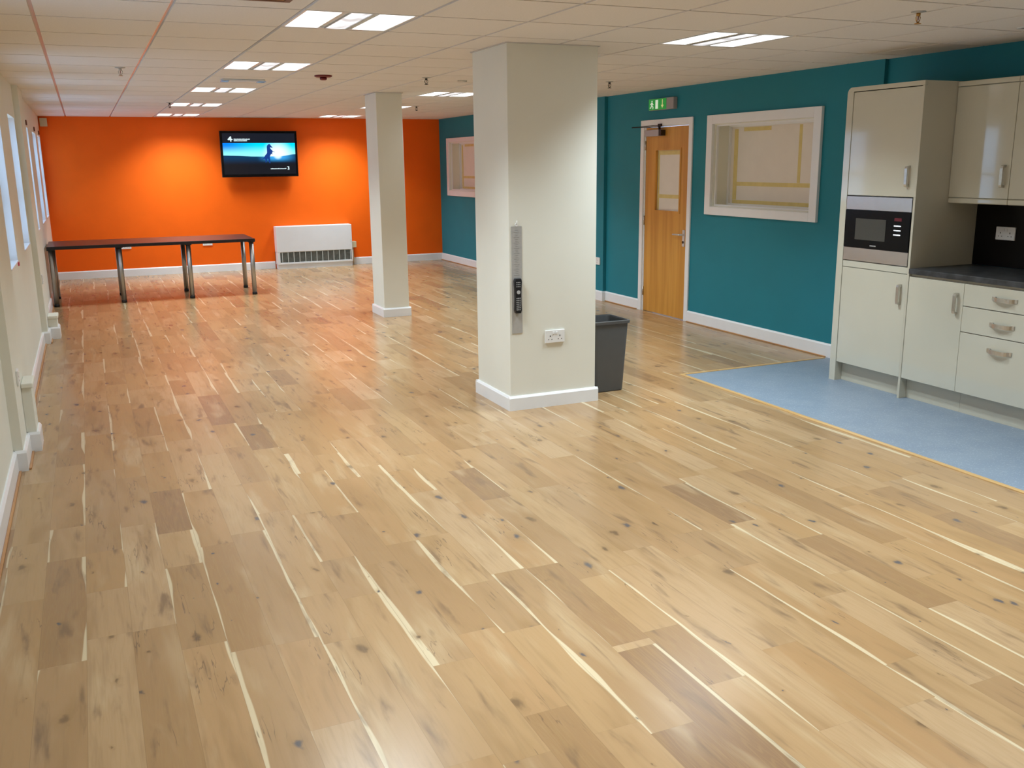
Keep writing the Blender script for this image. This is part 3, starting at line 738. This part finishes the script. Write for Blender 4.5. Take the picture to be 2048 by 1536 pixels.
# ------------------------------------------------------------------ television
def tv():
    r = root('television', (3.14, D - 0.16, 1.505), 'wide flat television tilted on the orange wall showing a horse against blue sky', 'television')
    r.rotation_euler = (math.radians(3.0), 0, 0)
    w, h = 0.605, 0.718
    B(-w, w, -0.012, 0.045, 0, h, 'blackplastic', bev=0.006).build('housing', parent=r)
    m = MB(); bz = 0.036
    for (a, b, c, d) in ((-w + .002, -w + bz, 0.002, h - .002), (w - bz, w - .002, 0.002, h - .002), (-w + bz, w - bz, 0.002, bz + 0.008), (-w + bz, w - bz, h - bz, h - .002)):
        m.box(a, b, -0.018, -0.011, c, d, 'blackglass')
    m.build('bezel', parent=r)
    # screen with uv
    x0, x1, z0, z1 = -w + bz, w - bz, bz + 0.008, h - bz
    bm = bmesh.new(); uvl = bm.loops.layers.uv.new('UVMap')
    vs_ = [bm.verts.new(c) for c in ((x0, -0.0145, z0), (x1, -0.0145, z0), (x1, -0.0145, z1), (x0, -0.0145, z1))]
    f = bm.faces.new(vs_)
    for lp, uv in zip(f.loops, ((0, 0), (1, 0), (1, 1), (0, 1))): lp[uvl].uv = uv
    me = bpy.data.meshes.new('screen'); bm.to_mesh(me); bm.free(); me.materials.append(MAT['screen'])
    scn = bpy.data.objects.new('screen', me); COL.objects.link(scn); scn.parent = r
    W_, H_ = x1 - x0, z1 - z0
    def P(u, v): return (x0 + u * W_, z0 + v * H_)
    horse = [(0.640, 0.742), (0.650, 0.728), (0.660, 0.700), (0.682, 0.655), (0.680, 0.640), (0.668, 0.650), (0.650, 0.660), (0.648, 0.640),
             (0.658, 0.612), (0.678, 0.580), (0.682, 0.556), (0.700, 0.552), (0.712, 0.538), (0.700, 0.540), (0.680, 0.542), (0.668, 0.510), (0.682, 0.492), (0.672, 0.488), (0.655, 0.490),
             (0.640, 0.440), (0.638, 0.400), (0.642, 0.350), (0.634, 0.300), (0.646, 0.268), (0.628, 0.272), (0.618, 0.310), (0.616, 0.360), (0.604, 0.385), (0.596, 0.350), (0.590, 0.300), (0.572, 0.280), (0.574, 0.310), (0.574, 0.350),
             (0.562, 0.385), (0.545, 0.375), (0.520, 0.350), (0.488, 0.345), (0.525, 0.370), (0.548, 0.398), (0.562, 0.425), (0.574, 0.465), (0.595, 0.500), (0.602, 0.535), (0.602, 0.600), (0.603, 0.680), (0.612, 0.712), (0.625, 0.730)]
    MB().prism([P(*q) for q in horse], 'y', -0.0154, -0.0147, 'horse').build('horse_silhouette', parent=scn)
    # clover shaped numeral logo and illegible caption lines
    m = MB()
    four = [(0.095, 0.90), (0.110, 0.925), (0.122, 0.925), (0.124, 0.865), (0.138, 0.860), (0.142, 0.845), (0.124, 0.838), (0.122, 0.800), (0.108, 0.800), (0.106, 0.835), (0.078, 0.835), (0.072, 0.855)]
    m.prism([P(*q) for q in four], 'y', -0.0154, -0.0147, 'caption')
    rn = random.Random(3)
    def words(u0, u1, v, hh):
        u = u0
        while u < u1:
            L = rn.uniform(0.008, 0.016); a, b = P(u, v), P(min(u + L, u1), v + hh * rn.uniform(0.75, 1.0)); m.box(a[0], b[0], -0.0154, -0.0147, a[1], b[1], 'caption'); u += L + 0.003
    m.build('channel_logo', parent=scn)
    for q in ((0.155, 0.375, 0.845), (0.155, 0.335, 0.808), (0.64, 0.86, 0.118)):
        m = MB(); words(q[0], q[1], q[2], 0.026); m.build('caption_line', parent=scn)
    m = MB()
    three = [(0.875, 0.185), (0.902, 0.185), (0.905, 0.105), (0.880, 0.105), (0.880, 0.120), (0.892, 0.122), (0.892, 0.138), (0.884, 0.142), (0.884, 0.155), (0.892, 0.158), (0.892, 0.170), (0.875, 0.170)]
    m.prism([P(*q) for q in three], 'y', -0.0154, -0.0147, 'caption')
    m.build('caption_numeral', parent=scn)
    m = MB(); m.box(-0.2, 0.2, 0.045, 0.10, 0.15, 0.55, 'darkmetal'); m.box(-0.1, 0.1, 0.09, 0.128, 0.2, 0.45, 'darkmetal'); m.build('wall_bracket', parent=r)
tv()

# ------------------------------------------------------------------ wall heater
def heater():
    r = root('wall_heater', (3.945, D, 0), 'white boxed fan heater with a grey louvred grille at the foot of the orange wall', 'heater')
    hw, dp = 0.635, 0.20
    m = MB(); m.box(-hw, hw, -dp, 0, 0.275, 0.70, 'heater', bev=0.008); m.box(-hw, -hw + 0.045, -dp, 0, 0.10, 0.275, 'heater'); m.box(hw - 0.02, hw, -dp, 0, 0.10, 0.275, 'heater')
    m.box(-hw, hw, -0.03, 0, 0.10, 0.275, 'dark'); m.box(-hw, hw, -dp, 0, 0.075, 0.105, 'heater', bev=0.003)
    m.build('casing', parent=r)
    B(-hw + 0.01, hw - 0.01, -dp + 0.015, 0, 0, 0.075, 'heater').build('plinth', parent=r)
    m = MB(); m.box(-hw + 0.045, hw - 0.02, -dp + 0.025, -dp + 0.03, 0.105, 0.275, 'grille')
    k = 0; z = 0.112
    while z < 0.27: m.box(-hw + 0.045, hw - 0.02, -dp + 0.012, -dp + 0.026, z, z + 0.004, 'grille'); z += 0.014
    for k in range(13):
        x = -hw + 0.075 + k * 0.096; m.box(x, x + 0.012, -dp + 0.004, -dp + 0.02, 0.105, 0.275, 'grillebar')
    m.build('grille', parent=r)
    for z in (0.40, 0.43): B(hw - 0.028, hw - 0.014, -dp - 0.002, -dp + 0.001, z, z + 0.01, 'lettering').build('indicator', parent=r)
heater()

# ------------------------------------------------------------------ door
def door():
    r = sroot('door_1', (W, (DY0 + DY1) / 2, 0)); hy = (DY1 - DY0) / 2
    m = MB()   # architrave and lining, local x = depth into wall
    aw = 0.065
    for a, b in ((-hy - aw + .002, -hy + 0.002), (hy - 0.002, hy + aw - .002)): m.box(-0.018, 0.0, a, b, 0, DZ + aw, 'white', bev=0.003)
    m.box(-0.018, 0.0, -hy + 0.002, hy - 0.002, DZ - 0.002, DZ + aw, 'white')
    for a, b in ((-hy, -hy + 0.022), (hy - 0.022, hy)): m.box(0, 0.14, a, b, 0, DZ, 'white')
    m.box(0, 0.14, -hy, hy, DZ - 0.012, DZ, 'white')
    m.box(0.050, 0.070, hy - 0.042, hy - 0.02, 0, DZ, 'white'); m.box(0.050, 0.070, -hy + 0.02, -hy + 0.042, 0, DZ, 'white')
    m.build('door_frame', parent=r)
    lf = MB(); y0, y1 = -hy + 0.025, hy - 0.025; z0, z1 = 0.006, DZ - 0.016
    pc = (DY0 + DY1) / 2; v0, v1, vz0, vz1 = 8.60 - pc, 9.10 - pc, 1.135, 1.812
    xf, xb = 0.004, 0.048
    for (a, b, c, d) in ((y0, v0, z0, z1), (v1, y1, z0, z1), (v0, v1, z0, vz0), (v0, v1, vz1, z1)): lf.box(xf, xb, a, b, c, d, 'doorwood')
    leaf = lf.build('door_leaf', parent=r)
    m = MB(); e = 0.018
    for (a, b, c, d) in ((v0 - e * .3, v0 + e, vz0 - e * .3, vz1 + e * .3), (v1 - e, v1 + e * .3, vz0 - e * .3, vz1 + e * .3), (v0 + e, v1 - e, vz0 - e * .3, vz0 + e), (v0 + e, v1 - e, vz1 - e, vz1 + e * .3)):
        m.box(xf - 0.005, xf + 0.02, a, b, c, d, 'doorwood')
    m.build('glazing_bead', parent=leaf)
    B(0.034, 0.038, v0, v1, vz0, vz1, 'glass').build('door_pane', parent=leaf)
    m = MB(); m.box(0.030, 0.032, v0 + 0.005, v1 - 0.005, vz0 + 0.005, vz1 - 0.005, 'paper')
    m.build('backing_paper', parent=leaf)
    m = MB()
    for (a, b, c, d) in ((v1 - 0.055, v1 - 0.02, vz0 + 0.02, vz1 - 0.02), (v0 + 0.02, v1 - 0.055, vz1 - 0.065, vz1 - 0.02), (v0 + 0.02, v1 - 0.055, vz0 + 0.15, vz0 + 0.19), (v0 + 0.02, v0 + 0.035, vz0 + 0.02, vz1 - 0.065)): m.box(0.0286, 0.0298, a, b, c, d, 'tape')
    m.build('masking_tape', parent=leaf)
    m = MB(); hc = 8.505 - pc
    m.box(xf - 0.008, xf, hc - 0.022, hc + 0.022, 0.79, 0.965, 'plategrey', bev=0.003)
    m.cyl((xf - 0.050, hc, 0.915), 0.010, 0.045, 'x', 16, 'plategrey')
    m.tube([(xf - 0.048, hc, 0.915), (xf - 0.052, hc + 0.03, 0.915), (xf - 0.050, hc + 0.14, 0.912)], 0.009, 10, 'plategrey')
    m.cyl((xf - 0.014, hc, 0.835), 0.014, 0.008, 'x', 16, 'darkmetal')
    m.build('lever_handle', parent=leaf)
    for z in (0.18, 0.98, 1.80): MB().cyl((xf - 0.008, y1 + 0.004, z), 0.007, 0.10, 'z', 12, 'steel').build('hinge', parent=leaf)
    c0, c1 = 8.955 - pc, 9.235 - pc
    cl = B(xf - 0.062, xf, c0, c1, 1.945, 2.012, 'closer', bev=0.004).build('door_closer', parent=leaf)
    B(xf - 0.058, xf, c0 - 0.045, c0 - 0.002, 1.948, 2.008, 'darkmetal').build('end_cap', parent=cl)
    m = MB(); pz = 2.030
    m.cyl((xf - 0.03, c0 + 0.03, 2.01), 0.014, 0.035, 'z', 12, 'darkmetal')
    m.tube([(xf - 0.03, c0 + 0.03, pz + .012), (xf - 0.28, c0 + 0.19, pz + 0.004)], 0.008, 8, 'darkmetal', 0.5)
    m.tube([(xf - 0.28, c0 + 0.19, pz + 0.010), (-0.03, c0 + 0.02, pz + 0.028)], 0.006, 8, 'darkmetal', 0.6)
    m.box(-0.034, -0.018, c0 - 0.01, c0 + 0.05, pz + 0.014, pz + 0.043, 'darkmetal')
    m.build('closer_arm', parent=cl)
    # dim room-side blank behind the leaf
door()

# ------------------------------------------------------------------ internal windows on the teal wall
def inner_window(n, w4, oy0, oy1, oz0, oz1):
    yc = (oy0 + oy1) / 2; r = sroot('window_%d' % n, (W, yc, oz0)); a0, a1, c0, c1 = w4[0] - yc, w4[1] - yc, w4[2] - oz0, w4[3] - oz0
    o0, o1, q1 = oy0 - yc, oy1 - yc, oz1 - oz0
    m = MB()
    m.box(-0.030, 0.0, o0, a0 + 0.004, 0, q1, 'white', bev=0.003); m.box(-0.030, 0.0, a1 - 0.004, o1, 0, q1, 'white', bev=0.003)
    m.box(-0.030, 0.0, a0 + 0.004, a1 - 0.004, 0, c0 + 0.004, 'white', bev=0.003); m.box(-0.030, 0.0, a0 + 0.004, a1 - 0.004, c1 - 0.004, q1, 'white', bev=0.003)
    m.build('window_frame', parent=r)
    dp = 0.20
    m = MB(); t = 0.012
    m.box(0, dp, a0, a0 + t, c0, c1, 'cream'); m.box(0, dp, a1 - t, a1, c0, c1, 'cream'); m.box(0, dp, a0 + t, a1 - t, c0, c0 + t, 'cream'); m.box(0, dp, a0 + t, a1 - t, c1 - t, c1, 'cream')
    m.build('reveal_lining', parent=r)
    m = MB(); f = 0.035
    for (a, b, c, d) in ((a0 + t, a0 + f, c0 + t, c1 - t), (a1 - f, a1 - t, c0 + t, c1 - t), (a0 + f, a1 - f, c0 + t, c0 + f), (a0 + f, a1 - f, c1 - f, c1 - t)): m.box(dp - 0.03, dp + 0.012, a, b, c, d, 'white')
    for (a, b, c, d) in ((a0 + t, a0 + t + .014, c0 + t, c1 - t), (a1 - t - .014, a1 - t, c0 + t, c1 - t), (a0 + t + .014, a1 - t - .014, c0 + t, c0 + t + .014), (a0 + t + .014, a1 - t - .014, c1 - t - .014, c1 - t)): m.box(0.020, 0.042, a, b, c, d, 'white')
    m.build('glazing_bead', parent=r)
    B(dp + 0.005, dp + 0.010, a0 + f - .004, a1 - f + .004, c0 + f - .004, c1 - f + .004, 'glass').build('pane', parent=r)
    B(dp - 0.008, dp - 0.005, a0 + f - .002, a1 - f + .002, c0 + f - .002, c1 - f + .002, 'paper').build('backing_paper', parent=r)
    B(dp + 0.013, dp + 0.02, a0 - 0.02, a1 + 0.02, c0 - 0.02, c1 + 0.02, 'dark').build('backing_board', parent=r)
    m = MB(); L, R_ = a1 - f, a0 + f; bt, tp = c0 + f, c1 - f
    def tape(a, b, c, d): m.box(dp - 0.0096, dp - 0.0082, a, b, c, d, 'tape')
    tape(L - 0.105, L - 0.045, bt + 0.036, tp - 0.02)
    tape(L - 0.60, L - 0.19, tp - 0.045, tp - 0.008)
    tape(R_ + 0.355, R_ + 0.395, bt + 0.212, tp - 0.01)
    tape(R_ + 0.01, L - 0.107, bt + 0.172, bt + 0.210)
    tape(R_ + 0.02, L - 0.045, bt + 0.000, bt + 0.034)
    m.build('masking_tape', parent=r)
inner_window(7, W1, 6.475, 8.112, 1.148, 2.118)
inner_window(8, W2, 14.04, 15.676, 1.142, 2.098)

# ------------------------------------------------------------------ exit sign
def exit_sign():
    r = root('exit_sign', (W, 8.935, 2.215), 'green running man exit sign with down arrow above the oak door', 'exit sign')
    B(-0.05, 0, -0.245, 0.232, 0.0, 0.120, 'greycase', bev=0.004).build('sign_case', parent=r)
    B(-0.0535, -0.0495, -0.11, 0.230, 0.004, 0.116, 'signgreen').build('sign_panel', parent=r)
    X0, X1 = -0.0550, -0.0534
    m = MB()   # local y grows to the left in view
    def pr(pts, mt): m.prism(pts, 'x', X0, X1, mt)
    pr([(0.175, 0.098), (0.165, 0.103), (0.155, 0.098), (0.155, 0.088), (0.165, 0.083), (0.175, 0.088)], 'signwhite')
    pr([(0.176, 0.080), (0.155, 0.080), (0.135, 0.060), (0.142, 0.055), (0.158, 0.068), (0.156, 0.050), (0.136, 0.038), (0.140, 0.014), (0.150, 0.014), (0.149, 0.034), (0.168, 0.044), (0.185, 0.022), (0.206, 0.022), (0.206, 0.032), (0.190, 0.034), (0.178, 0.055), (0.178, 0.066), (0.196, 0.058), (0.200, 0.066)], 'signwhite')
    pr([(0.095, 0.106), (0.045, 0.106), (0.045, 0.014), (0.095, 0.014)], 'signwhite')
    m.build('running_figure', parent=r)
    m = MB()
    m.prism([(-0.034, 0.106), (-0.046, 0.106), (-0.046, 0.050), (-0.066, 0.050), (-0.040, 0.018), (-0.014, 0.050), (-0.034, 0.050)], 'x', X0, X1, 'signyellow')
    m.build('arrow', parent=r)
exit_sign()

# ------------------------------------------------------------------ kitchen
FX = 5.705            # door front plane
def v_handle(x, y, z0, z1, parent):
    """upright bow handle standing out towards -x"""
    m = MB(); w = 0.011
    m.prism([(x, z0), (x - 0.028, z0 + 0.006), (x - 0.031, z0 + 0.02), (x - 0.031, z1 - 0.02), (x - 0.028, z1 - 0.006), (x, z1), (x, z1 - 0.014), (x - 0.018, z1 - 0.018), (x - 0.022, z1 - 0.028), (x - 0.022, z0 + 0.028), (x - 0.018, z0 + 0.018), (x, z0 + 0.014)], 'y', y - w, y + w, 'nickel')
    return m.build('handle', parent=parent)
def cup_handle(x, y, z, parent, L=0.155):
    m = MB(); h = L / 2
    for s in (-1, 1): m.box(x - 0.006, x, y + s * h - 0.014, y + s * h + 0.014, z - 0.014, z + 0.014, 'nickel', bev=0.002)
    n = 12; pts = []
    for k in range(n + 1):
        t = -1 + 2 * k / n; pts.append((y + t * h * 0.97, x - 0.004 - 0.026 * (1 - t ** 4)))
    inner = [(a, b + 0.006) for a, b in pts[::-1]]
    mm = [(b, a) for a, b in pts] + [(b, a) for a, b in inner]
    m.prism(mm, 'z', z - 0.016, z + 0.010, 'nickel')
    return m.build('handle', parent=parent)
def slab(x, y0, y1, z0, z1, name, parent, m='cab', t=0.019, g=0.0015):
    return B(x, x + t, y0 + g, y1 - g, z0 + g, z1 - g, m, bev=0.0018).build(name, parent=parent)

PL, PR_ = 5.535, 4.905    # tall unit inner faces
# tall housing
r = root('tall_cabinet', (0, 0, 0), 'tall ivory gloss kitchen cabinet housing the microwave against the teal wall', 'cabinet')
m = MB()
m.box(FX + 0.021, KX - 0.03, PR_, PL, 0.145, 2.15, 'cabside')
m.build('body', parent=r)
mat = MB(); yo = 5.600; R0 = 0.045; pts = []
pts += [(PL + .001, 0.0), (yo - .003, 0.0)]
pts += [(yo - .003, 2.188 - R0)]
for k in range(1, 8):
    a = PI / 2 * k / 8; pts.append((yo - .003 - R0 + R0 * math.cos(a), 2.188 - R0 + R0 * math.sin(a)))
pts += [(yo - .003 - R0, 2.188), (PR_ - 0.020, 2.188), (PR_ - 0.020, 2.157), (PL + .001, 2.157)]
mat.prism(pts, 'x', FX - 0.004, FX + 0.018, 'cab'); mat.build('surround_post', parent=r)
B(FX + 0.0185, KX - 0.035, PL + 0.001, yo - 0.004, 0, 2.15, 'cabside').build('end_panel', parent=r)
B(FX + 0.0185, KX - 0.035, PR_ - 0.0005, yo - 0.004, 2.158, 2.186, 'cabside').build('top_panel', parent=r)
m = MB(); m.box(FX - 0.004, KX - 0.002, PR_ - 0.020, PR_ - 0.001, 0, 2.156, 'cabside', bev=0.001); m.box(FX + 0.019, KX - 0.002, PR_ - 0.020, PR_ - 0.001, 2.1555, 2.1875, 'cabside'); m.build('side_panel', parent=r)
d_ = slab(FX, PR_, PL, 1.418, 2.153, 'door', r); v_handle(FX, 4.965, 1.485, 1.632, d_)
d_ = slab(FX, PR_, PL, 0.150, 0.888, 'door', r); v_handle(FX, 4.955, 0.668, 0.815, d_)
slab(FX, PR_, PL, 0.889, 0.938, 'filler_rail', r)
B(FX + 0.062, FX + 0.078, PR_ + .001, PL - .001, 0.001, 0.143, 'cabside').build('plinth', parent=r)
m = MB()
# recess shadow board under doors
# microwave built into the housing
r = root('microwave', (0, 0, 0), 'built in microwave with black glass front and steel bands in the tall cabinet', 'microwave')
y0, y1 = PR_ + 0.003, PL - 0.003
B(FX + 0.0, FX + 0.0195, y0, y1, 0.941, 1.415, 'blackplastic').build('casing', parent=r)
B(FX - 0.006, FX - 0.0002, y0 + .002, y1 - .002, 1.316, 1.412, 'steel', bev=0.001).build('steel_band', parent=r)
B(FX - 0.006, FX - 0.0002, y0 + .002, y1 - .002, 0.943, 1.038, 'steel', bev=0.001).build('steel_band', parent=r)
dr = B(FX - 0.010, FX - 0.0002, y0 + .002, y1 - .002, 1.040, 1.314, 'blackglass', bev=0.001).build('glass_door', parent=r)
B(FX - 0.0112, FX - 0.0098, 5.127, 5.420, 1.100, 1.254, 'greyglass').build('viewing_window', parent=dr)
cp = MB()
for z in (1.155, 1.186, 1.217): cp.box(FX - 0.0116, FX - 0.0098, 4.988, 5.050, z - 0.004, z + 0.003, 'ledwhite')
cp.box(FX - 0.0114, FX - 0.0098, 4.985, 5.050, 1.250, 1.272, 'ledred')
cp.build('control_panel', parent=dr)
m = MB()
for k in range(5): m.box(FX - 0.0112, FX - 0.0098, 5.208 + k * 0.012, 5.217 + k * 0.012, 1.058, 1.066, 'lettering')
m.build('maker_mark', parent=dr)

YB = (4.885, 4.420, 3.810)
def base_unit(y1, y0, name, label):
    r = root(name, (0, 0, 0), label, 'cabinet')
    B(FX + 0.021, KX - 0.03, y0 + .001, y1 - .001, 0.145, 0.893, 'cabside').build('body', parent=r)
    B(FX + 0.062, FX + 0.078, y0 + 0.0005, y1 - .001, 0.001, 0.144, 'cabside').build('plinth', parent=r)
    return r
r = base_unit(YB[0], YB[1], 'base_cabinet', 'ivory base cabinet with one door under the worktop, next to the tall cabinet')
d_ = slab(FX, YB[1], YB[0], 0.150, 0.878, 'door', r); v_handle(FX, 4.468, 0.670, 0.812, d_)
r = base_unit(YB[1], YB[2], 'drawer_cabinet', 'ivory base cabinet with three drawers under the worktop at the right edge')
for z0, z1, hz in ((0.731, 0.878, 0.808), (0.560, 0.729, 0.641), (0.150, 0.558, 0.473)):
    d_ = slab(FX, YB[2], YB[1], z0, z1, 'drawer', r); cup_handle(FX, 4.110, hz, d_)
B(FX - 0.001, KX - 0.03, YB[2] - 0.020, YB[2] - 0.001, 0, 0.893, 'cabside').build('end_panel', parent=r)
tag(B(5.690, KX - 0.013, YB[2] - 0.022, 4.8835, 0.8955, 0.934, 'worktop', bev=0.006, seg=3).build('worktop'), 'dark slate grey kitchen worktop over the ivory base cabinets', 'worktop')
tag(B(KX - 0.011, KX - 0.001, YB[2] - 0.022, 4.8835, 0.9345, 1.372, 'splash', bev=0.001).build('splashback'), 'glossy black splashback panel between the worktop and the wall cabinets', 'splashback')

UX = 6.005
def wall_unit(y1, y0, label, hinge):
    r = root('wall_cabinet', (0, (y0 + y1) / 2, 0), label, 'cabinet'); h = (y1 - y0) / 2
    B(UX + 0.021, KX - 0.001, -h + .001, h - .001, 1.398, 2.150, 'cabside').build('body', parent=r)
    d_ = slab(UX, -h, h, 1.412, 2.148, 'door', r)
    v_handle(UX, -h + 0.045 if hinge else h - 0.045, 1.484, 1.632, d_)
    B(UX - 0.004, UX + 0.030, -h + .0005, h - .0005, 2.150, 2.183, 'cab', bev=0.004).build('cornice', parent=r)
    B(UX - 0.004, UX + 0.020, -h + .0005, h - .0005, 1.374, 1.411, 'cab', bev=0.008, seg=3).build('light_rail', parent=r)
wall_unit(4.8835, 4.410, 'ivory wall cabinet above the black splashback, next to the tall cabinet', True)
wall_unit(4.409, 3.809, 'ivory wall cabinet above the splashback, cut by the right edge of the photo', True)

# ------------------------------------------------------------------ ceiling bits
def sprinkler(x, y, label, mt='brass', L=0.062, plate='alu'):
    r = root('sprinkler_head', (x, y, H), label, 'sprinkler', 'sprinkler heads in the ceiling')
    MB().lathe([(0.038, 0.0), (0.038, -0.003), (0.014, -0.008)], m=plate).build('escutcheon', parent=r)
    m = MB(); m.lathe([(0.011, -0.007), (0.011, -0.020), (0.007, -0.023)], m=mt)
    for s in (-1, 1): m.tube([(s * 0.008, 0, -0.018), (s * 0.015, 0, -0.030), (s * 0.012, 0, -0.045), (0, 0, -L + 0.006)], 0.0028, 6, mt)
    m.build('body', parent=r)
    MB().lathe([(0.004, -L + 0.008), (0.017, -L + 0.003), (0.017, -L)], m=mt).build('deflector', parent=r)
    MB().cyl((0, 0, -0.045), 0.0025, 0.025, m='red').build('bulb', parent=r)
sprinkler(4.615, 3.95, 'brass sprinkler head in the ceiling above the kitchen, nearest one')
sprinkler(0.851, 8.22, 'steel sprinkler head in the ceiling at the left, above the pale windows side', 'nickel')
sprinkler(3.40, 8.38, 'dark sprinkler head in the ceiling just left of the near pillar top', 'darkmetal')
sprinkler(5.235, 8.30, 'dark sprinkler head in the ceiling just right of the near pillar', 'darkmetal')
sprinkler(4.665, 12.47, 'small dark sprinkler head right of the far slim pillar top', 'darkmetal')
sprinkler(1.545, 12.44, 'small dark sprinkler head beside the fourth light of the television row', 'darkmetal')
r = root('smoke_detector', (2.485, 8.44, H), 'dark red smoke detector on the ceiling between the television light row and pillar', 'smoke detector')
MB().lathe([(0.075, 0.0), (0.075, -0.010), (0.060, -0.016)], m='red').build('base', parent=r)
MB().lathe([(0.030, -0.016), (0.030, -0.034), (0.018, -0.040)], m='red').build('sensor_head', parent=r)
tag(MB().lathe([(0.045, 0.0), (0.045, -0.008), (0.03, -0.014)], m='nickel').build('ceiling_sensor'), 'small flat grey sensor on the ceiling left of the near pillar, paler than the sprinklers', 'sensor').location = (3.83, 8.60, H)
r = root('emergency_light', (1.90, 9.05, H), 'pale blue grey strip unit on the ceiling between the second and third lights', 'emergency light')
B(-0.185, 0.185, -0.07, 0.07, -0.014, -0.0005, 'palegrey', bev=0.004).build('housing', parent=r)
for s in (-1, 1): B(s * 0.16 - 0.035, s * 0.16 + 0.035, -0.055, 0.055, -0.020, -0.013, 'blueend', bev=0.003).build('lens', parent=r)  # end blocks with blue reflected light put into their base colour
r = root('air_vent', (1.265, 4.495, H), 'brown square air vent in the ceiling at the top edge of the photo', 'air vent')
m = MB()
for (a, b, c, d) in ((-.2, .2, -.2, -.17), (-.2, .2, .17, .2), (-.2, -.17, -.17, .17), (.17, .2, -.17, .17)): m.box(a, b, c, d, -0.014, -0.0005, 'brown')
m.build('frame', parent=r)
m = MB()
for k in range(8):
    y = -0.15 + k * 0.042; m.prism([(y, -0.002), (y + 0.02, -0.012), (y + 0.022, -0.010), (y + 0.003, -0.001)], 'x', -0.17, 0.17, 'beading')
m.build('louvres', parent=r)
r = root('downlight', (5.73, 4.17, H), 'small round recessed downlight above the wall cabinets at the right edge', 'downlight')
MB().lathe([(0.065, -0.0005), (0.065, -0.006), (0.048, -0.008), (0.045, -0.002)], m='white').build('rim', parent=r)
MB().lathe([(0.044, -0.0015), (0.044, -0.004)], m='darkmetal').build('lens', parent=r)
